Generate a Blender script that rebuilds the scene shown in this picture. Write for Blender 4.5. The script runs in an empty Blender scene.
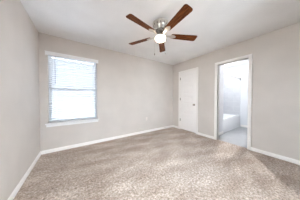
import bpy, bmesh, math, random
from mathutils import Vector, Matrix
random.seed(7)
PI = math.pi
S = bpy.context.scene
COL = S.collection

# ------------------------------------------------------------------ camera
W, H, D = 3.763, 2.44, 3.5            # room: x 0..W, y -D..0, z 0..H
yaw, pitch, roll = 0.59815, -0.0170, 0.00102
f = Vector((math.sin(yaw)*math.cos(pitch), math.cos(yaw)*math.cos(pitch), math.sin(pitch)))
r = Vector((math.cos(yaw), -math.sin(yaw), 0)); u = r.cross(f)
r2 = r*math.cos(roll) + u*math.sin(roll); u2 = u*math.cos(roll) - r*math.sin(roll)
cd = bpy.data.cameras.new('camera'); cam = bpy.data.objects.new('camera', cd); COL.objects.link(cam)
cd.sensor_fit = 'HORIZONTAL'; cd.sensor_width = 36; cd.lens = 107.764/300*36
cd.clip_start = 0.02
M = Matrix((r2, u2, -f)).transposed().to_4x4(); M.translation = (0.611, -3.018, 1.1393)
cam.matrix_world = M
S.camera = cam

# ------------------------------------------------------------------ world, exposure
SKY = 13.0
w = bpy.data.worlds.new('sky'); S.world = w; w.use_nodes = True
bg = w.node_tree.nodes['Background']
bg.inputs['Color'].default_value = (0.82, 0.92, 1.04, 1); bg.inputs['Strength'].default_value = SKY
S.view_settings.view_transform = 'Standard'; S.view_settings.look = 'None'
S.view_settings.gamma = 1; S.view_settings.use_curve_mapping = False
S.view_settings.exposure = 1.07
FAN_LIGHT = 25.0                       # emission of the frosted bowl
BATH_W = 12.0  # bathroom ceiling lamp
BATH_SPOT = 155.0  # extra beam added at that lamp, aimed out through the doorway
VANITY_W = 12.0                      # glow of the unseen vanity lamps, added to brighten the bathroom                         
HALL_W = 25.0  # unseen hall lamp, added as fill
S.cycles.max_bounces = 16; S.cycles.diffuse_bounces = 10; S.cycles.transmission_bounces = 8
S.cycles.sample_clamp_indirect = 6

# ------------------------------------------------------------------ materials
def nodes_of(name):
    m = bpy.data.materials.new(name); m.use_nodes = True
    return m, m.node_tree.nodes, m.node_tree.links, m.node_tree.nodes['Principled BSDF']
def coords(n, l, scale=(1, 1, 1)):
    tc = n.new('ShaderNodeTexCoord'); mp = n.new('ShaderNodeMapping'); mp.inputs['Scale'].default_value = scale
    l.new(tc.outputs['Object'], mp.inputs['Vector']); return mp.outputs['Vector']
def noise(n, l, vec, scale, detail=3, rough=.55):
    t = n.new('ShaderNodeTexNoise'); t.inputs['Scale'].default_value = scale
    t.inputs['Detail'].default_value = detail; t.inputs['Roughness'].default_value = rough
    l.new(vec, t.inputs['Vector']); return t.outputs['Fac']
def ramp(n, l, fac, stops):
    t = n.new('ShaderNodeValToRGB'); e = t.color_ramp.elements
    while len(e) < len(stops): e.new(.5)
    for k, (p, c) in enumerate(stops):
        e[k].position = p; e[k].color = (*c, 1)
    l.new(fac, t.inputs['Fac']); return t.outputs['Color']
def bump(n, l, h, b, strength, dist):
    t = n.new('ShaderNodeBump'); t.inputs['Strength'].default_value = strength; t.inputs['Distance'].default_value = dist
    l.new(h, t.inputs['Height']); l.new(t.outputs['Normal'], b.inputs['Normal'])
def paint(name, c, rough=.6, bscale=0, bstr=.3, bdist=.003, var=.04):
    m, n, l, b = nodes_of(name); v = coords(n, l)
    f1 = noise(n, l, v, 2.2, 2)
    lo = tuple(x*(1-var) for x in c); hi = tuple(min(1, x*(1+var)) for x in c)
    l.new(ramp(n, l, f1, [(.3, lo), (.7, hi)]), b.inputs['Base Color'])
    b.inputs['Roughness'].default_value = rough
    if bscale: bump(n, l, noise(n, l, v, bscale, 3), b, bstr, bdist)
    return m
def metal(name, c, rough=.3):
    m, n, l, b = nodes_of(name); v = coords(n, l, (1, 1, 30))
    f1 = noise(n, l, v, 25, 2)
    l.new(ramp(n, l, f1, [(.3, tuple(x*.92 for x in c)), (.7, c)]), b.inputs['Base Color'])
    b.inputs['Metallic'].default_value = 1; b.inputs['Roughness'].default_value = rough
    return m
def glow(name, c, strength):
    m, n, l, b = nodes_of(name)
    b.inputs['Base Color'].default_value = (.9, .88, .85, 1); b.inputs['Roughness'].default_value = .35
    b.inputs['Emission Color'].default_value = (*c, 1); b.inputs['Emission Strength'].default_value = strength
    return m

MAT = {}
MAT['wall'] = paint('greige wall paint', (.592, .548, .508), .75, 62, .35, .004)
MAT['ceiling'] = paint('textured white ceiling', (.82, .825, .835), .85, 45, .5, .006)
MAT['bath_wall'] = paint('white bathroom paint', (.66, .67, .69), .6, 60, .2, .003)
MAT['trim'] = paint('white trim paint', (.86, .835, .81), .35, var=.01)
MAT['door'] = paint('white door paint', (.89, .865, .85), .4, var=.01)
MAT['vinyl'] = paint('white window vinyl', (.72, .75, .78), .4, var=.01)
MAT['sill'] = paint('white sill paint', (.80, .80, .80), .4, var=.02)
MAT['plastic'] = paint('white plastic', (.82, .80, .77), .4, var=.01)
MAT['almond'] = paint('almond plastic', (.70, .64, .59), .4, var=.01)
MAT['slot'] = paint('dark slot', (.05, .045, .04), .6)
MAT['nickel'] = metal('brushed nickel', (.62, .60, .57), .28)
MAT['dark_nickel'] = metal('aged nickel hardware', (.30, .275, .25), .35)
MAT['chrome'] = metal('chrome', (.55, .55, .56), .2)
MAT['tub'] = paint('white tub enamel', (.80, .81, .82), .18, var=.01)
MAT['bowl'] = glow('lit frosted glass bowl', (1.0, .78, .55), FAN_LIGHT)
MAT['bulb'] = glow('lit lamp lens', (.95, .97, 1.0), 18)
MAT['fill_globe'] = glow('lit vanity globe', (.93, .96, 1.0), VANITY_W)  # glow of the added vanity fill light
MAT['hall'] = paint('hall paint', (.62, .58, .54), .75, 62, .2, .003)

# carpet: flecked cut pile, with the brushed tracks of a vacuum cleaner
m, n, l, b = nodes_of('flecked beige carpet'); v = coords(n, l)
fl = noise(n, l, v, 38, 5, .85)
fleck = ramp(n, l, fl, [(.31, (.10, .072, .052)), (.45, (.34, .280, .233)), (.55, (.52, .445, .388)), (.69, (.86, .77, .69))])
mp2 = n.new('ShaderNodeMapping'); mp2.inputs['Rotation'].default_value = (0, 0, math.radians(-38)); mp2.inputs['Scale'].default_value = (1.0, 2.1, 1)
tc = n.new('ShaderNodeTexCoord'); l.new(tc.outputs['Object'], mp2.inputs['Vector'])
tr = noise(n, l, mp2.outputs['Vector'], 2.1, 4, .6)
trc = ramp(n, l, tr, [(.36, (.84, .80, .77)), (.50, (.97, .955, .945)), (.64, (1.16, 1.17, 1.18))])
mp3 = n.new('ShaderNodeMapping'); mp3.inputs['Rotation'].default_value = (0, 0, math.radians(58)); mp3.inputs['Scale'].default_value = (.7, 2.4, 1)
l.new(tc.outputs['Object'], mp3.inputs['Vector'])
wv = n.new('ShaderNodeTexWave'); wv.bands_direction = 'Y'; wv.wave_profile = 'TRI'; wv.inputs['Scale'].default_value = .52
wv.inputs['Distortion'].default_value = 3.2; wv.inputs['Detail'].default_value = 2; wv.inputs['Detail Scale'].default_value = 1.4
l.new(mp3.outputs['Vector'], wv.inputs['Vector'])
wvc = ramp(n, l, wv.outputs['Fac'], [(.25, (.93, .905, .885)), (.55, (1, 1, 1)), (.85, (1.07, 1.075, 1.08))])
m0 = n.new('ShaderNodeMix'); m0.data_type = 'RGBA'; m0.blend_type = 'MULTIPLY'; m0.inputs['Factor'].default_value = 1
l.new(trc, m0.inputs[6]); l.new(wvc, m0.inputs[7]); trc = m0.outputs[2]
mx = n.new('ShaderNodeMix'); mx.data_type = 'RGBA'; mx.blend_type = 'MULTIPLY'; mx.inputs['Factor'].default_value = 1
l.new(fleck, mx.inputs[6]); l.new(trc, mx.inputs[7]); l.new(mx.outputs[2], b.inputs['Base Color'])
b.inputs['Roughness'].default_value = 1; b.inputs['Specular IOR Level'].default_value = .05
b.inputs['Sheen Weight'].default_value = .15
bump(n, l, noise(n, l, v, 75, 3, .7), b, .8, .012)
MAT['carpet'] = m

# bathroom floor tile, shower tile
def tiles(name, c1, c2, grout, bw, bh, rough, off=.5, axes='XY'):
    m, n, l, b = nodes_of(name)
    tc = n.new('ShaderNodeTexCoord'); sp = n.new('ShaderNodeSeparateXYZ'); cb = n.new('ShaderNodeCombineXYZ')
    l.new(tc.outputs['Object'], sp.inputs[0])
    if axes == 'XY':
        l.new(sp.outputs['X'], cb.inputs['X']); l.new(sp.outputs['Y'], cb.inputs['Y'])
    else:
        ad = n.new('ShaderNodeMath'); l.new(sp.outputs['X'], ad.inputs[0]); l.new(sp.outputs['Y'], ad.inputs[1])
        l.new(ad.outputs[0], cb.inputs['X']); l.new(sp.outputs['Z'], cb.inputs['Y'])
    t = n.new('ShaderNodeTexBrick'); l.new(cb.outputs[0], t.inputs['Vector'])
    t.offset = off
    t.inputs['Scale'].default_value = 1; t.inputs['Brick Width'].default_value = bw; t.inputs['Row Height'].default_value = bh
    t.inputs['Mortar Size'].default_value = .004; t.inputs['Mortar'].default_value = (*grout, 1)
    ns = noise(n, l, tc.outputs['Object'], 5, 4, .65)
    l.new(ramp(n, l, ns, [(.35, c1), (.65, c2)]), t.inputs['Color1'])
    l.new(ramp(n, l, ns, [(.35, c2), (.65, c1)]), t.inputs['Color2'])
    l.new(t.outputs['Color'], b.inputs['Base Color']); b.inputs['Roughness'].default_value = rough
    return m
MAT['floor_tile'] = tiles('grey floor tile', (.28, .285, .295), (.36, .365, .375), (.34, .34, .35), .60, .30, .35)
MAT['shower_tile'] = tiles('pale shower tile', (.50, .51, .535), (.58, .59, .61), (.64, .64, .65), .40, .20, .25, axes='UP')

# walnut fan blades (grain along the blade)
m, n, l, b = nodes_of('walnut blade'); v = coords(n, l, (1.6, 26, 8))
g = noise(n, l, v, 3.2, 5, .65)
l.new(ramp(n, l, g, [(.32, (.020, .005, .002)), (.48, (.095, .026, .007)), (.66, (.21, .062, .016))]), b.inputs['Base Color'])
b.inputs['Roughness'].default_value = .45; b.inputs['Specular IOR Level'].default_value = .12
MAT['walnut'] = m

# blind slats: white plastic that lets daylight glow through
m, n, l, b = nodes_of('white blind slat'); v = coords(n, l)
b.inputs['Base Color'].default_value = (.86, .88, .90, 1); b.inputs['Roughness'].default_value = .4
l.new(ramp(n, l, noise(n, l, v, 3, 2), [(.3, (.56, .565, .575)), (.7, (.59, .595, .605))]), b.inputs['Base Color'])
tl = n.new('ShaderNodeBsdfTranslucent'); tl.inputs['Color'].default_value = (.86, .90, .93, 1)
ms = n.new('ShaderNodeMixShader'); ms.inputs['Fac'].default_value = .02
l.new(b.outputs[0], ms.inputs[1]); l.new(tl.outputs[0], ms.inputs[2])
l.new(ms.outputs[0], n['Material Output'].inputs['Surface'])
MAT['slat'] = m
# clear glass (thin sheet: daylight passes straight through)
m, n, l, b = nodes_of('window glass')
gl = n.new('ShaderNodeBsdfGlossy'); gl.inputs['Roughness'].default_value = .02
tp = n.new('ShaderNodeBsdfTransparent'); tp.inputs['Color'].default_value = (.96, .97, .97, 1)
fr = n.new('ShaderNodeFresnel'); fr.inputs['IOR'].default_value = 1.3
ms = n.new('ShaderNodeMixShader'); l.new(fr.outputs[0], ms.inputs[0]); l.new(tp.outputs[0], ms.inputs[1]); l.new(gl.outputs[0], ms.inputs[2])
l.new(ms.outputs[0], n['Material Output'].inputs['Surface'])
MAT['glass'] = m
m, n, l, b = nodes_of('pale concrete patio'); v = coords(n, l)  # ground added outside, pale so daylight bounces up to the ceiling
l.new(ramp(n, l, noise(n, l, v, 6, 4), [(.3, (.60, .595, .61)), (.7, (.66, .655, .67))]), b.inputs['Base Color']); b.inputs['Roughness'].default_value = 1
MAT['bounce_patio'] = m
MAT['added_terrace'] = paint('dark terrace', (.14, .135, .13), 1)  # unseen added ground, dark to cut bounce onto the ceiling
MAT['added_lawn'] = paint('dry lawn', (.22, .20, .16), 1)  # unseen ground added outside the left fill window
MAT['backdrop'] = paint('grey blue siding', (.10, .10, .105), .8)  # dark wall added beyond the blind to dim the slat gaps

# ------------------------------------------------------------------ mesh helpers
def box(bm, x0, x1, y0, y1, z0, z1, bev=0, mat=None, seg=2):
    vs = [bm.verts.new(p) for p in ((x0,y0,z0),(x1,y0,z0),(x1,y1,z0),(x0,y1,z0),(x0,y0,z1),(x1,y0,z1),(x1,y1,z1),(x0,y1,z1))]
    fs = [bm.faces.new([vs[i] for i in q]) for q in ((3,2,1,0),(4,5,6,7),(0,1,5,4),(1,2,6,5),(2,3,7,6),(3,0,4,7))]
    if mat is not None:
        bmesh.ops.transform(bm, matrix=mat, verts=vs)
    if bev:
        es = list({e for q in fs for e in q.edges})
        bmesh.ops.bevel(bm, geom=es, offset=bev, segments=seg, affect='EDGES', profile=.6)
def lathe(bm, prof, seg=40, mat=None):
    rings = []
    new = []
    for (rr, z) in prof:
        if rr < 1e-6:
            vv = bm.verts.new((0, 0, z)); rings.append([vv]); new.append(vv)
        else:
            ring = [bm.verts.new((rr*math.cos(2*PI*k/seg), rr*math.sin(2*PI*k/seg), z)) for k in range(seg)]
            rings.append(ring); new += ring
    for a, c in zip(rings, rings[1:]):
        for k in range(seg):
            k2 = (k+1) % seg
            if len(a) == 1 and len(c) == 1: continue
            if len(a) == 1: bm.faces.new((a[0], c[k2], c[k]))
            elif len(c) == 1: bm.faces.new((a[k], a[k2], c[0]))
            else: bm.faces.new((a[k], a[k2], c[k2], c[k]))
    if mat is not None: bmesh.ops.transform(bm, matrix=mat, verts=new)
def tube(bm, pts, rad, seg=10):
    pts = [Vector(p) for p in pts]; rings = []
    for i, p in enumerate(pts):
        d = (pts[min(i+1, len(pts)-1)] - pts[max(i-1, 0)]).normalized()
        a = d.orthogonal().normalized()
        if i and abs(rings_dir.dot(d)) < .999: pass
        if i: a = (prev - d*prev.dot(d)).normalized()
        prev = a; rings_dir = d
        c = d.cross(a)
        rings.append([bm.verts.new(p + rad*(a*math.cos(2*PI*k/seg) + c*math.sin(2*PI*k/seg))) for k in range(seg)])
    for a, c in zip(rings, rings[1:]):
        for k in range(seg): bm.faces.new((a[k], a[(k+1) % seg], c[(k+1) % seg], c[k]))
    bm.faces.new(rings[0][::-1]); bm.faces.new(rings[-1])
def prism(bm, poly, z0, z1, bev=0, mat=None):
    lo = [bm.verts.new((x, y, z0)) for x, y in poly]; hi = [bm.verts.new((x, y, z1)) for x, y in poly]
    k = len(poly); fs = [bm.faces.new(lo[::-1]), bm.faces.new(hi)]
    for i in range(k): fs.append(bm.faces.new((lo[i], lo[(i+1) % k], hi[(i+1) % k], hi[i])))
    if mat is not None: bmesh.ops.transform(bm, matrix=mat, verts=lo+hi)
    if bev:
        es = list({e for q in fs[:2] for e in q.edges})
        bmesh.ops.bevel(bm, geom=es, offset=bev, segments=2, affect='EDGES')
def obj(name, bm, mat, parent=None, smooth=False):
    bmesh.ops.recalc_face_normals(bm, faces=bm.faces)
    me = bpy.data.meshes.new(name); bm.to_mesh(me); bm.free()
    me.materials.append(MAT[mat])
    if smooth:
        for p in me.polygons: p.use_smooth = True
        try: me.set_sharp_from_angle(angle=math.radians(35))
        except Exception: pass
    o = bpy.data.objects.new(name, me); COL.objects.link(o)
    if parent: o.parent = parent
    return o
def thing(name, label, cat, loc=(0,0,0), group=None, rot=(0,0,0)):
    o = bpy.data.objects.new(name, None); COL.objects.link(o); o.location = loc; o.rotation_euler = rot
    o.empty_display_size = .1
    o['label'] = label; o['category'] = cat
    if group: o['group'] = group
    return o
def struct(o, label, cat):
    o['kind'] = 'structure'; o['label'] = label; o['category'] = cat; return o
def B(): return bmesh.new()
def boxes(name, mat, lst, label, cat, bev=0):
    bm = B()
    for q in lst: box(bm, *q, bev=bev)
    return struct(obj(name, bm, mat), label, cat)

# ------------------------------------------------------------------ structure
T = .122
XR = W + T                                     # bathroom side of the right wall
WX0, WX1, WZ0, WZ1 = .125, 1.045, .615, 2.075    # window opening
D1 = (-1.010, -.368, 2.045)                    # closet door opening  y0, y1, head
D2 = (-2.262, -1.632, 2.035)                   # bathroom doorway
WY = -1.49                                     # hall wall in the bathroom / tub front
TX0, TX1, TY = 4.50, 6.07, -.70                # tub alcove
FW = (0.98, 2.35, .50, 2.10)                   # added fill window behind the camera
LW = (-3.05, -2.20, .62, 2.05)                 # added fill window in the left wall, beside the camera
EY = (.10, .92)                                # doorway added behind the camera to let in hall fill (x range)

boxes('floor', 'carpet', [(-.12, 3.82, -D-.12, .15, -.1, 0), (3.82, 4.5, -1.42, .15, -.1, 0)], 'flecked beige carpet covering the bedroom floor', 'floor')
boxes('floor_bathroom', 'floor_tile', [(3.82, 6.19, -3.62, -1.42, -.1, -.004), (4.5, 6.19, -1.42, -.58, -.1, -.004)], 'grey tile floor seen through the open doorway', 'floor')
boxes('ceiling', 'ceiling', [(-.12, 6.19, -D-.12, .15, H, H+.1)], 'white textured ceiling carrying the fan', 'ceiling')
boxes('wall_left', 'wall', [(-.12, 0, -D-.12, LW[0], 0, H), (-.12, 0, LW[1], .15, 0, H), (-.12, 0, LW[0], LW[1], 0, LW[2]), (-.12, 0, LW[0], LW[1], LW[3], H)], 'plain light grey wall left of the window', 'wall')
boxes('wall_back', 'wall', [(0, WX0, 0, .15, 0, H), (WX1, XR, 0, .15, 0, H), (WX0, WX1, 0, .15, 0, WZ0-.025), (WX0, WX1, 0, .15, WZ1, H)], 'beige wall with the window in it', 'wall')
boxes('wall_right', 'wall', [(W, XR, -D, D2[0], 0, H), (W, XR, D2[1], D1[0], 0, H), (W, XR, D1[1], 0, 0, H), (W, XR, D2[0], D2[1], D2[2], H), (W, XR, D1[0], D1[1], D1[2], H)], 'beige wall with the two doorways in it', 'wall')
boxes('wall_front', 'wall', [(0, EY[0], -D-.12, -D, 0, H), (EY[1], FW[0], -D-.12, -D, 0, H), (FW[1], XR, -D-.12, -D, 0, H), (FW[0], FW[1], -D-.12, -D, 0, FW[2]), (FW[0], FW[1], -D-.12, -D, FW[3], H), (EY[0], EY[1], -D-.12, -D, 2.05, H)], 'beige wall behind the camera with the added doorway and fill window', 'wall')
boxes('wall_bathroom_hall', 'bath_wall', [(XR, TX0, WY, WY+.12, 0, H), (TX0-.12, TX0, WY+.12, 0, 0, H), (XR, TX0, 0, .12, 0, H)], 'pale wall just inside the bathroom doorway ending at the tub', 'wall')
boxes('wall_bathroom_far', 'bath_wall', [(TX1, TX1+.12, -3.08, TY+.12, 0, H)], 'white far wall of the bathroom', 'wall')
boxes('wall_bathroom_side', 'bath_wall', [(XR, TX1+.12, -3.2, -3.08, 0, H)], 'white side wall of the bathroom carrying the added vanity light', 'wall')
boxes('wall_shower_long', 'shower_tile', [(TX0, TX1, TY, TY+.12, 0, H)], 'pale tiled wall along the bathtub', 'wall')
boxes('wall_shower_far', 'shower_tile', [(TX1-.012, TX1, WY+.012, TY, 0.452, H)], 'pale tiled wall at the far end of the bathtub', 'wall')
boxes('wall_shower_near', 'shower_tile', [(TX0, TX0+.012, WY+.012, TY, .452, H)], 'pale tiled wall at the near end of the bathtub', 'wall')
boxes('wall_fill_hall', 'hall', [(-.12, 0, -5.2, -D-.12, 0, H), (1.2, 1.32, -5.2, -D-.12, 0, H), (-.12, 1.32, -5.32, -5.2, 0, H)], 'walls of the unseen hallway added behind the camera for fill', 'wall')  # unseen hallway added so its lamp fills the bedroom
boxes('floor_fill_hall', 'carpet', [(-.12, 1.32, -5.32, -D-.12, -.1, 0)], 'carpet of the unseen hallway added behind the camera for fill', 'floor')
boxes('ceiling_fill_hall', 'ceiling', [(-.12, 1.32, -5.32, -D-.12, H, H+.1)], 'ceiling of the unseen hallway added behind the camera for fill', 'ceiling')
boxes('ground', 'bounce_patio', [(-12, 12, .3, 25, -.4, -.3)], 'pale ground added outside to bounce daylight up through the blind', 'ground')
boxes('ground_front', 'added_terrace', [(1.4, 14, -25, -3.7, -.4, -.3)], 'unseen dark ground added outside the fill window', 'ground')
boxes('ground_side', 'added_lawn', [(-14, -.2, -16, .2, -.4, -.3)], 'unseen ground added outside the left fill window', 'ground')
boxes('wall_backdrop', 'backdrop', [(-7, 9, 4.2, 4.4, -.4, 3.1)], 'dark wall added outside to dim the view through the blind', 'wall')

# baseboards: moulded profile swept along each run
def baseboard(name, runs, label, h=.072, t=.014):
    bm = B()
    prof = [(0, 0), (t, 0), (t, h*.72), (t*.75, h*.82), (t*.6, h*.9), (t*.35, h), (0, h)]
    for (ax, ay, bx, by, nx, ny) in runs:     # from a to b, room-side normal n
        A = [bm.verts.new((ax+nx*p, ay+ny*p, z)) for p, z in prof]
        C = [bm.verts.new((bx+nx*p, by+ny*p, z)) for p, z in prof]
        k = len(prof)
        for i in range(k): bm.faces.new((A[i], A[(i+1) % k], C[(i+1) % k], C[i]))
        bm.faces.new(A); bm.faces.new(C[::-1])
    return struct(obj(name, bm, 'trim'), label, 'baseboard')
CW = .060; RV = .006                           # casing width, reveal
baseboard('baseboard_left', [(0, -D, 0, 0, 1, 0)], 'white baseboard along the left wall')
baseboard('baseboard_back', [(.014, 0, W-.014, 0, 0, -1)], 'white baseboard along the window wall')
baseboard('baseboard_right', [(W, 0, W, D1[1]+RV+CW, -1, 0), (W, D1[0]-RV-CW, W, D2[1]+RV+CW, -1, 0), (W, D2[0]-RV-CW, W, -D, -1, 0)], 'white baseboard along the wall with the doorways')
baseboard('baseboard_bathroom', [(XR+.02, WY, TX0, WY, 0, -1), (TX1, WY-.01, TX1, -3.08, -1, 0)], 'white baseboard in the bathroom', h=.085)

# door casings and jambs
def casing(name, y0, y1, zh, label, both=True, stop_x=None):
    bm = B()
    for (xf, sx) in ([(W, -1), (XR, 1)] if both else [(W, -1)]):
        a, c = sorted((xf, xf+sx*.014)); a2, c2 = sorted((xf, xf+sx*.019))
        for yy in ((y0-RV-CW, y0-RV), (y1+RV, y1+RV+CW)):
            box(bm, a, c, yy[0], yy[1], 0, zh+RV, bev=.003)
        box(bm, a, c, y0-RV-CW, y1+RV+CW, zh+RV, zh+RV+CW, bev=.003)
        # raised outer bead
        box(bm, a2, c2, y0-RV-CW, y0-RV-CW+.018, 0, zh+RV+CW, bev=.004)
        box(bm, a2, c2, y1+RV+CW-.018, y1+RV+CW, 0, zh+RV+CW, bev=.004)
        box(bm, a2, c2, y0-RV-CW, y1+RV+CW, zh+RV+CW-.018, zh+RV+CW, bev=.004)
    # jamb liner
    box(bm, W-.001, XR+.001, y0-RV-.012, y0, 0, zh)
    box(bm, W-.001, XR+.001, y1, y1+RV+.012, 0, zh)
    box(bm, W-.001, XR+.001, y0-RV, y1+RV, zh, zh+RV+.012)
    # stop strips
    sx0 = stop_x
    box(bm, sx0, sx0+.03, y0, y0+.011, 0, zh, bev=.002); box(bm, sx0, sx0+.03, y1-.011, y1, 0, zh, bev=.002)
    box(bm, sx0, sx0+.03, y0, y1, zh-.011, zh, bev=.002)
    return struct(obj(name, bm, 'trim'), label, 'door frame')
casing('trim_1', *D1, 'white casing around the closed closet door', stop_x=W+.05)
casing('trim_2', *D2, 'white casing around the open bathroom doorway', stop_x=W+.045)

# ------------------------------------------------------------------ doors
def panel_door(bm, wd, ht, th):
    # slab in x(0..wd) z(0..ht), front face y=0, five horizontal raised panels on both faces
    st, rl = .105, .105
    top, bot = .115, .20
    ph = (ht - top - bot - 4*rl)/5
    zs = [bot + k*(ph+rl) for k in range(5)]
    xs = [0, st, wd-st, wd]
    box(bm, 0, st, 0, th, 0, ht); box(bm, wd-st, wd, 0, th, 0, ht)
    box(bm, st, wd-st, 0, th, 0, bot); box(bm, st, wd-st, 0, th, ht-top, ht)
    for k in range(4): box(bm, st, wd-st, 0, th, zs[k]+ph, zs[k+1])
    for z in zs:
        for yf, s in ((0, 1), (th, -1)):
            # sunk sloping moulding then a raised field
            a = [(st, z), (wd-st, z), (wd-st, z+ph), (st, z+ph)]
            def ring(d, dep): return [bm.verts.new((x + (d if i in (0, 3) else -d), yf+s*dep, zz + (d if i < 2 else -d))) for i, (x, zz) in enumerate(a)]
            R = [ring(0, 0), ring(.010, .009), ring(.022, .009), ring(.045, .002)]
            for p, q in zip(R, R[1:]):
                for i in range(4): bm.faces.new((p[i], p[(i+1) % 4], q[(i+1) % 4], q[i]))
            bm.faces.new(R[-1])
def knob(parent, at, direction, mat='dark_nickel'):
    bm = B()
    rot = Vector((0, 0, 1)).rotation_difference(Vector(direction)).to_matrix().to_4x4(); rot.translation = at
    lathe(bm, [(0, 0), (.031, 0), (.031, .004), (.024, .010), (.012, .012), (.011, .030), (.020, .036), (.027, .046), (.027, .055), (.020, .062), (0, .064)], 28, rot)
    return obj('knob', bm, mat, parent, True)
def hinge(parent, x, y, z, leaf):
    bm = B()
    lathe(bm, [(0, -.048), (.004, -.047), (.0065, -.044), (.0065, .044), (.004, .047), (0, .048)], 12, Matrix.Translation((x, y, z)))
    box(bm, *leaf(z))
    return obj('hinge', bm, 'dark_nickel', parent, True)

# closet door (door_1): closed, face flush with the wall, hinges towards the corner
d1 = struct(thing('door_1', 'closed white closet door with five raised panels and a nickel knob', 'door', (W, D1[1]-.003, .022)), 'closed white closet door with five raised panels and a nickel knob', 'door')
wd1 = (D1[1]-.003) - (D1[0]+.003); ht1 = D1[2] - .022 - .003
bm = B(); panel_door(bm, wd1, ht1, .035)
bmesh.ops.transform(bm, matrix=Matrix.Rotation(-PI/2, 4, 'Z'), verts=bm.verts)   # x -> -y, y(depth) -> +x
bmesh.ops.translate(bm, vec=(.004, 0, 0), verts=bm.verts)
obj('slab', bm, 'door', d1)
kb = knob(d1, (.004, -(wd1-.066), .905), (-1, 0, 0)); kb['label'] = 'dark nickel round door knob'
for z in (1.82, 1.085, .33):
    hinge(d1, -.006, .0015, z, lambda z: (-.001, .0035, -.012, .004, z-.044, z+.044))

# bathroom door (door_2): swung open into the bathroom, hung on the right jamb
d2 = struct(thing('door_2', 'white bathroom door swung open, hung on the jamb of the open doorway', 'door', (XR+.006, D2[0]-.002, .015)), 'white bathroom door swung open, hung on the jamb of the open doorway', 'door')
bm = B(); panel_door(bm, .615, D2[2]-.02, .035)
bmesh.ops.transform(bm, matrix=Matrix.Translation((.024, -.040, 0)), verts=bm.verts)
obj('slab', bm, 'door', d2)
knob(d2, (.024+.55, -.005, .92), (0, 1, 0)); knob(d2, (.024+.55, -.040, .92), (0, -1, 0))
for z in (1.81, 1.075, .36):
    hinge(d2, .018, .004, z-.015, lambda z: (-.046, -.010, .0005, .0035, z-.044, z+.044))

# ------------------------------------------------------------------ window
w1 = struct(thing('window_1', 'white single hung window behind the blind', 'window', (0, 0, 0)), 'white single hung window behind the blind', 'window')
yA, yB = .085, .145
bm = B()
fw = .026
box(bm, WX0, WX0+fw, yA, yB, WZ0, WZ1, .003); box(bm, WX1-fw, WX1, yA, yB, WZ0, WZ1, .003)
box(bm, WX0+fw, WX1-fw, yA, yB, WZ1-fw, WZ1, .003); box(bm, WX0+fw, WX1-fw, yA, yB, WZ0, WZ0+fw, .003)
obj('frame', bm, 'vinyl', w1)
ZM = 1.345
bm = B()
sx0, sx1 = WX0+fw, WX1-fw
box(bm, sx0, sx0+.022, yA+.008, yA+.034, WZ0+fw, ZM+.016, .003); box(bm, sx1-.022, sx1, yA+.008, yA+.034, WZ0+fw, ZM+.016, .003)
box(bm, sx0+.022, sx1-.022, yA+.008, yA+.034, WZ0+fw, WZ0+fw+.028, .003); box(bm, sx0+.022, sx1-.022, yA+.004, yA+.034, ZM-.018, ZM+.016, .003)
lo = obj('lower_sash', bm, 'vinyl', w1)
bm = B(); box(bm, sx0+.018, sx1-.018, yA+.018, yA+.022, WZ0+fw+.024, ZM-.014); obj('pane', bm, 'glass', lo)
bm = B()
box(bm, sx0, sx0+.02, yA+.035, yA+.056, ZM-.016, WZ1-fw, .003); box(bm, sx1-.02, sx1, yA+.035, yA+.056, ZM-.016, WZ1-fw, .003)
box(bm, sx0+.02, sx1-.02, yA+.035, yA+.056, WZ1-fw-.02, WZ1-fw, .003); box(bm, sx0+.02, sx1-.02, yA+.035, yA+.056, ZM-.016, ZM+.014, .003)
up = obj('upper_sash', bm, 'vinyl', w1)
bm = B(); box(bm, sx0+.016, sx1-.016, yA+.043, yA+.047, ZM+.012, WZ1-fw-.016); obj('pane', bm, 'glass', up)
bm = B(); box(bm, WX0, WX1, 0, yA, WZ0-.025, WZ0); box(bm, WX0-.045, WX1+.035, -.042, 0, WZ0-.025, WZ0, .006)
si = obj('window_sill', bm, 'sill', w1)
bm = B(); box(bm, WX0-.030, WX1+.020, -.016, 0, WZ0-.075, WZ0-.025, .003)
obj('apron', bm, 'sill', w1)

w2 = struct(thing('window_fill_front', 'unseen fill opening added behind the camera', 'window', (0, 0, 0)), 'unseen fill opening added behind the camera', 'window')  # unseen window added to fill the room with daylight
bm = B()
for q in ((FW[0], FW[0]+.05, FW[2], FW[3]), (FW[1]-.05, FW[1], FW[2], FW[3]), (FW[0]+.05, FW[1]-.05, FW[2], FW[2]+.05), (FW[0]+.05, FW[1]-.05, FW[3]-.05, FW[3]), ((FW[0]+FW[1])/2-.025, (FW[0]+FW[1])/2+.025, FW[2]+.05, FW[3]-.05)):
    box(bm, q[0], q[1], -D-.11, -D-.05, q[2], q[3], .003)
obj('frame', bm, 'vinyl', w2)
bm = B(); box(bm, FW[0]+.04, FW[1]-.04, -D-.082, -D-.078, FW[2]+.04, FW[3]-.04); obj('pane', bm, 'glass', w2)

w3 = struct(thing('window_fill_left', 'unseen fill opening added beside the camera', 'window', (0, 0, 0)), 'unseen fill opening added beside the camera', 'window')  # unseen window added to light the right wall
bm = B()
for q in ((LW[0], LW[0]+.05, LW[2], LW[3]), (LW[1]-.05, LW[1], LW[2], LW[3]), (LW[0]+.05, LW[1]-.05, LW[2], LW[2]+.05), (LW[0]+.05, LW[1]-.05, LW[3]-.05, LW[3]), (LW[0]+.05, LW[1]-.05, 1.32, 1.37)):
    box(bm, -.11, -.05, q[0], q[1], q[2], q[3], .003)
obj('frame', bm, 'vinyl', w3)
bm = B(); box(bm, -.082, -.078, LW[0]+.04, LW[1]-.04, LW[2]+.04, LW[3]-.04); obj('pane', bm, 'glass', w3)

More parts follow.
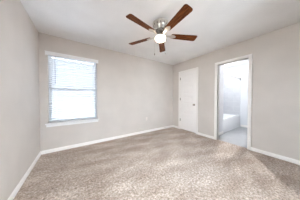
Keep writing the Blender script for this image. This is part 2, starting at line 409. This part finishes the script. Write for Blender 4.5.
# blind: valance, slats, bottom rail, cords, tilt wand
bl = thing('window_blind', 'white horizontal slat blind lowered over the window', 'blind', (0, 0, 0))
bm = B()
vx0, vx1, vz0, vz1, vy = WX0-.030, WX1+.022, 2.015, 2.090, -.040
box(bm, vx0, vx1, vy, vy+.010, vz0, vz1, .003)
box(bm, vx0, vx0+.010, vy+.010, -.001, vz0, vz1, .002); box(bm, vx1-.010, vx1, vy+.010, -.001, vz0, vz1, .002)
box(bm, vx0-.004, vx1+.004, vy-.006, vy+.004, vz1-.014, vz1, .003)
obj('valance', bm, 'sill', bl)
bm = B(); box(bm, WX0+.006, WX1-.006, .006, .055, WZ1-.05, WZ1-.004, .003); obj('head_rail', bm, 'slat', bl)
bm = B()
bx0, bx1, yc = WX0+.008, WX1-.012, .032
pitch_s, tilt, sw = .0438, math.radians(-32), .0254
z = WZ1-.062; zlow = WZ0+.038
prof = [(-1, 0), (-.5, .0022), (0, .003), (.5, .0022), (1, 0)]
while z > zlow:
    rows = []
    for x in (bx0, bx1):
        top, bot = [], []
        for s, c in prof:
            yy = s*sw; zz = c
            for lst, dz in ((top, .0013), (bot, -.0013)):
                Y = yy*math.cos(tilt) - (zz+dz)*math.sin(tilt); Z = yy*math.sin(tilt) + (zz+dz)*math.cos(tilt)
                lst.append(bm.verts.new((x, yc+Y, z+Z)))
        rows.append(top + bot[::-1])
    k = len(rows[0])
    for i in range(k): bm.faces.new((rows[0][i], rows[0][(i+1) % k], rows[1][(i+1) % k], rows[1][i]))
    bm.faces.new(rows[0]); bm.faces.new(rows[1][::-1])
    z -= pitch_s
obj('slats', bm, 'slat', bl)
bm = B(); box(bm, bx0, bx1, yc-.026, yc+.026, WZ0+.003, WZ0+.021, .004); obj('bottom_rail', bm, 'slat', bl)
for cx in (bx0+.12, (bx0+bx1)/2, bx1-.12):
    bm = B()
    for yy in (yc-.0275, yc+.0275): tube(bm, [(cx, yy, WZ0+.02), (cx, yy, WZ1-.05)], .0009, 6)
    obj('ladder_cord', bm, 'plastic', bl)
bm = B(); tube(bm, [(WX0+.118, -.004, WZ1-.05), (WX0+.118, -.010, 1.55), (WX0+.118, -.012, 1.47)], .0042, 8)
tube(bm, [(WX0+.118, -.012, 1.475), (WX0+.118, -.012, 1.44)], .006, 8)
MAT['wand'] = paint('clear grey wand', (.16, .17, .22), .2)
wnd = obj('tilt_wand', bm, 'wand', bl, True); wnd['label'] = 'grey translucent tilt wand'

# ------------------------------------------------------------------ bathroom
tub = thing('bathtub', 'white bathtub below the pale tiles in the bathroom', 'bathtub', (0, 0, 0))
bm = B()
tx0, tx1, ty0, ty1, th = TX0+.001, TX1-.001, WY+.010, TY-.001, .45
def rr_loop(x0, x1, y0, y1, rad, z, n=6):
    out = []
    for (cx, cy, a0) in ((x1-rad, y1-rad, 0), (x0+rad, y1-rad, PI/2), (x0+rad, y0+rad, PI), (x1-rad, y0+rad, 1.5*PI)):
        for k in range(n+1):
            a = a0 + PI/2*k/n; out.append(bm.verts.new((cx+rad*math.cos(a), cy+rad*math.sin(a), z)))
    return out
L = [rr_loop(tx0, tx1, ty0, ty1, .004, 0), rr_loop(tx0, tx1, ty0, ty1, .004, th-.012), rr_loop(tx0+.006, tx1-.006, ty0+.006, ty1-.006, .006, th),
     rr_loop(tx0+.08, tx1-.10, ty0+.075, ty1-.06, .10, th), rr_loop(tx0+.095, tx1-.115, ty0+.09, ty1-.075, .10, th-.02),
     rr_loop(tx0+.16, tx1-.26, ty0+.14, ty1-.12, .14, .14), rr_loop(tx0+.24, tx1-.36, ty0+.20, ty1-.18, .12, .10)]
for a, c in zip(L, L[1:]):
    k = len(a)
    for i in range(k): bm.faces.new((a[i], a[(i+1) % k], c[(i+1) % k], c[i]))
bm.faces.new(L[0][::-1]); bm.faces.new(L[-1])
obj('tub_shell', bm, 'tub', tub, True)
bm = B(); lathe(bm, [(0, 0), (.03, 0), (.03, .004), (.02, .006), (0, .006)], 20, Matrix.Translation((tx0+.36, (ty0+ty1)/2, .10)))
obj('drain', bm, 'chrome', tub, True)

rod = thing('shower_rod', 'thin white shower curtain rod with grey end flanges across the bathtub front', 'curtain rod', (0, 0, 0))
ry, rz = -1.465, 1.915
bm = B(); tube(bm, [(TX0+.012, ry, rz), (TX1-.012, ry, rz)], .0125, 14); obj('pole', bm, 'plastic', rod, True)
for x, s in ((TX1-.0125, -1), (TX0+.0125, 1)):
    bm = B(); q = Matrix.Rotation(s*PI/2, 4, 'Y'); q.translation = (x, ry, rz)
    lathe(bm, [(0, 0), (.034, 0), (.034, .006), (.024, .014), (.017, .03), (0.0125, .03)], 22, q); obj('flange', bm, 'dark_nickel', rod, True)

LX, LY = 5.19, -1.275
cl = thing('ceiling_light', 'small bright recessed lamp in the bathroom ceiling', 'ceiling light', (LX, LY, H))
bm = B(); lathe(bm, [(.095, 0), (.095, -.006), (.085, -.014), (.06, -.016), (.058, -.004), (.058, 0)], 32); obj('trim_ring', bm, 'plastic', cl, True)
bm = B(); lathe(bm, [(.058, -.006), (.050, -.022), (.03, -.030), (0, -.033)], 32); obj('lens', bm, 'bulb', cl, True)
ld = bpy.data.lights.new('bathroom_lamp', 'POINT'); ld.energy = BATH_W; ld.color = (.96, .98, 1.0); ld.shadow_soft_size = .02
lo_ = bpy.data.objects.new('bathroom_lamp', ld); COL.objects.link(lo_); lo_.parent = cl; lo_.location = (0, 0, -.062)

sd = bpy.data.lights.new('bathroom_fill_spot', 'SPOT'); sd.energy = BATH_SPOT; sd.color = (.96, .98, 1.0); sd.shadow_soft_size = .02  # second beam added at the lamp to brighten the doorway carpet
sd.spot_size = math.radians(112); sd.spot_blend = 1
so_ = bpy.data.objects.new('bathroom_fill_spot', sd); COL.objects.link(so_); so_.parent = cl; so_.location = (0, 0, -.062)
so_.rotation_euler = (Vector((2.2, -3.0, 0)) - Vector((LX, LY, H))).to_track_quat('-Z', 'Y').to_euler()

vl = thing('vanity_fill_light', 'unseen vanity light added to brighten the bathroom', 'wall light', (4.75, -3.079, 2.0))  # added lamp that lifts the wall inside the doorway
bm = B(); box(bm, -.20, .20, 0, .02, -.05, .05, .004); obj('back_plate', bm, 'nickel', vl)
for dx in (-.11, .11):
    bm = B(); tube(bm, [(dx, .018, 0), (dx, .07, 0), (dx, .09, -.02), (dx, .09, -.03)], .009, 10); obj('arm', bm, 'nickel', vl, True)
    bm = B(); lathe(bm, [(.02, -.03)] + [(.055*math.sin(t), -.083+.055*math.cos(t)) for t in [PI*(.12+.88*k/12) for k in range(12)]] + [(0, -.138)], 24, Matrix.Translation((dx, .09, 0)))
    obj('fill_globe', bm, 'fill_globe', vl, True)

hl = bpy.data.lights.new('hall_fill_lamp', 'AREA'); hl.energy = HALL_W; hl.shape = 'DISK'; hl.size = .3; hl.color = (1, .97, .93)  # area light added out of view as fill
ho = bpy.data.objects.new('hall_fill_lamp', hl); COL.objects.link(ho)
hf = thing('hall_fill_fixture', 'unseen ceiling lamp added in the hallway as fill', 'ceiling light', (.55, -4.3, H))
bm = B(); lathe(bm, [(0, -.001), (.17, -.001), (.17, -.030), (.155, -.036), (.15, -.020), (0, -.020)], 32); obj('housing', bm, 'plastic', hf, True)
ho.parent = hf; ho.location = (0, 0, -.042)

# ------------------------------------------------------------------ ceiling fan
FX, FY, BZ = 1.800, -1.588, 2.205
fan = thing('ceiling_fan', 'five blade walnut ceiling fan with nickel housing and lit glass bowl', 'ceiling fan', (FX, FY, H))
zc = H
bm = B(); lathe(bm, [(0, 0), (.086, 0), (.092, -.012), (.098, -.024), (.124, -.032), (.134, -.038), (.135, -.050), (.131, -.056), (.128, -.075), (.124, -.100), (.112, -.124), (.098, -.140), (.094, -.150), (0, -.150)], 48)
obj('motor_housing', bm, 'nickel', fan, True)
for k in range(14):                      # dark cooling slots round the housing
    bm = B(); box(bm, .118, .1285, -.005, .005, -.098, -.066, .001, Matrix.Rotation(2*PI*k/14, 4, 'Z'))
    obj('cooling_slot', bm, 'slot', fan)
bm = B(); lathe(bm, [(0, -.150), (.078, -.150), (.084, -.156), (.084, -.172), (.076, -.182), (0, -.182)], 40)
obj('rotor_hub', bm, 'dark_nickel', fan, True)
bm = B(); lathe(bm, [(0, -.182), (.045, -.182), (.05, -.195), (.052, -.222), (.050, -.226), (0, -.226)], 40)
obj('switch_housing', bm, 'dark_nickel', fan, True)
bm = B(); lathe(bm, [(0, -.226), (.050, -.226), (.066, -.238), (.076, -.248), (.082, -.256), (.084, -.266), (.080, -.272), (0, -.272)], 40)
obj('light_fitter', bm, 'nickel', fan, True)
bm = B()
pr = [(.078, -.268)]
for k in range(0, 13):
    a = PI/2*k/12
    pr.append((.085*math.cos(a)**.85 if k < 12 else 0, -.277 - .060*math.sin(a)))
lathe(bm, pr, 48)
bw = obj('lamp_shade', bm, 'bowl', fan, True); bw['label'] = 'lit frosted glass bowl'
bm = B(); lathe(bm, [(0, -.338), (.008, -.338), (.009, -.344), (.005, -.351), (0, -.353)], 16); obj('finial', bm, 'nickel', fan, True)

def blade_poly(r0, r1):
    P = []
    wa, wb = .050, .066
    c = .030
    ctl = [(r0, -wa+.012), (r0+.012, -wa)]
    ctl += [(r0+(r1-r0)*t, -(wa+(wb-wa)*t)) for t in (.25, .5, .75)]
    for k in range(7):
        a = -PI/2 + PI/2*k/6; ctl.append((r1-c+c*math.cos(a), -(wb-c)+c*math.sin(a)))
    return ctl + [(x, -y) for x, y in ctl[::-1]]
R0, R1 = .185, .648
for k, ang in enumerate((-98.2, -26.2, 45.8, 117.8, 189.8)):
    rotz = Matrix.Rotation(math.radians(ang), 4, 'Z')
    tiltm = Matrix.Rotation(math.radians(-12), 4, 'X')
    bm = B(); prism(bm, blade_poly(R0, R1), -.003, .003, .0012)
    bo = obj('blade', bm, 'walnut', fan)
    bo.matrix_local = Matrix.Translation((0, 0, BZ-H)) @ rotz @ tiltm
    # cast iron: arm from the hub, flaring to a three-screw plate under the blade root
    bm = B()
    arm = [(.070, -.016), (.120, -.012), (.165, -.020), (.200, -.040), (.232, -.034), (.262, -.012), (.268, 0)]
    poly = arm + [(x, -y) for x, y in arm[::-1][1:]]
    prism(bm, poly, -.010, -.0035, .001)
    for (sx, sy) in ((.205, -.024), (.205, .024), (.250, 0)):
        lathe(bm, [(0, -.0135), (.005, -.013), (.0065, -.010), (.0065, -.008)], 10, Matrix.Translation((sx, sy, 0)))
    io = obj('blade_bracket', bm, 'nickel', bo)
def chain(dx, dy, zb, mat):
    bm = B(); z = -.275
    tube(bm, [(dx*.80, dy*.80, -.262), (dx, dy, -.285), (dx, dy, zb)], .0012, 6)
    while z > zb:
        bmesh.ops.create_icosphere(bm, subdivisions=1, radius=.0022, matrix=Matrix.Translation((dx, dy, z))); z -= .009
    c = obj('pull_chain', bm, 'nickel', fan, True)
    bm = B(); lathe(bm, [(0, .004), (.004, .002), (.007, -.006), (.008, -.016), (.006, -.026), (0, -.029)], 14, Matrix.Translation((dx, dy, zb)))
    obj('pull_knob', bm, mat, c, True)
chain(-.082, .056, -.540, 'dark_nickel'); chain(.036, -.083, -.545, 'nickel')

# ------------------------------------------------------------------ small things on the window wall
ot = thing('wall_outlet', 'almond duplex wall outlet low on the window wall', 'outlet', (2.528, 0, .455))
bm = B(); box(bm, -.035, .035, -.006, 0, -.057, .057, .003); obj('cover_plate', bm, 'almond', ot)
for dz in (-.020, .020):
    bm = B(); q = Matrix.Rotation(PI/2, 4, 'X'); q.translation = (0, -.006, dz)
    lathe(bm, [(.0165, 0), (.0165, .002), (.015, .003), (0, .003)], 20, q); so = obj('socket', bm, 'almond', ot)
    bm = B()
    for dx in (-.006, .006): box(bm, dx-.0012, dx+.0012, -.0096, -.0088, dz-.002, dz+.006)
    obj('slot', bm, 'slot', so)
ds = thing('door_stop', 'spring door stop on the baseboard near the corner', 'door stop', (3.327, -.014, .045))
q = Matrix.Rotation(PI/2, 4, 'X')
bm = B(); lathe(bm, [(0, 0), (.013, 0), (.013, .003), (.007, .008), (0, .008)], 16, q); obj('base', bm, 'nickel', ds, True)
bm = B(); tube(bm, [(.006*math.cos(t*.9), -.006-.058*t/70, .006*math.sin(t*.9)) for t in range(71)], .0016, 6); obj('spring', bm, 'nickel', ds, True)
q2 = q.copy(); q2.translation = (0, -.063, 0)
bm = B(); lathe(bm, [(0, 0), (.009, 0), (.0095, .004), (.0085, .013), (0, .015)], 16, q2); obj('rubber_tip', bm, 'plastic', ds, True)
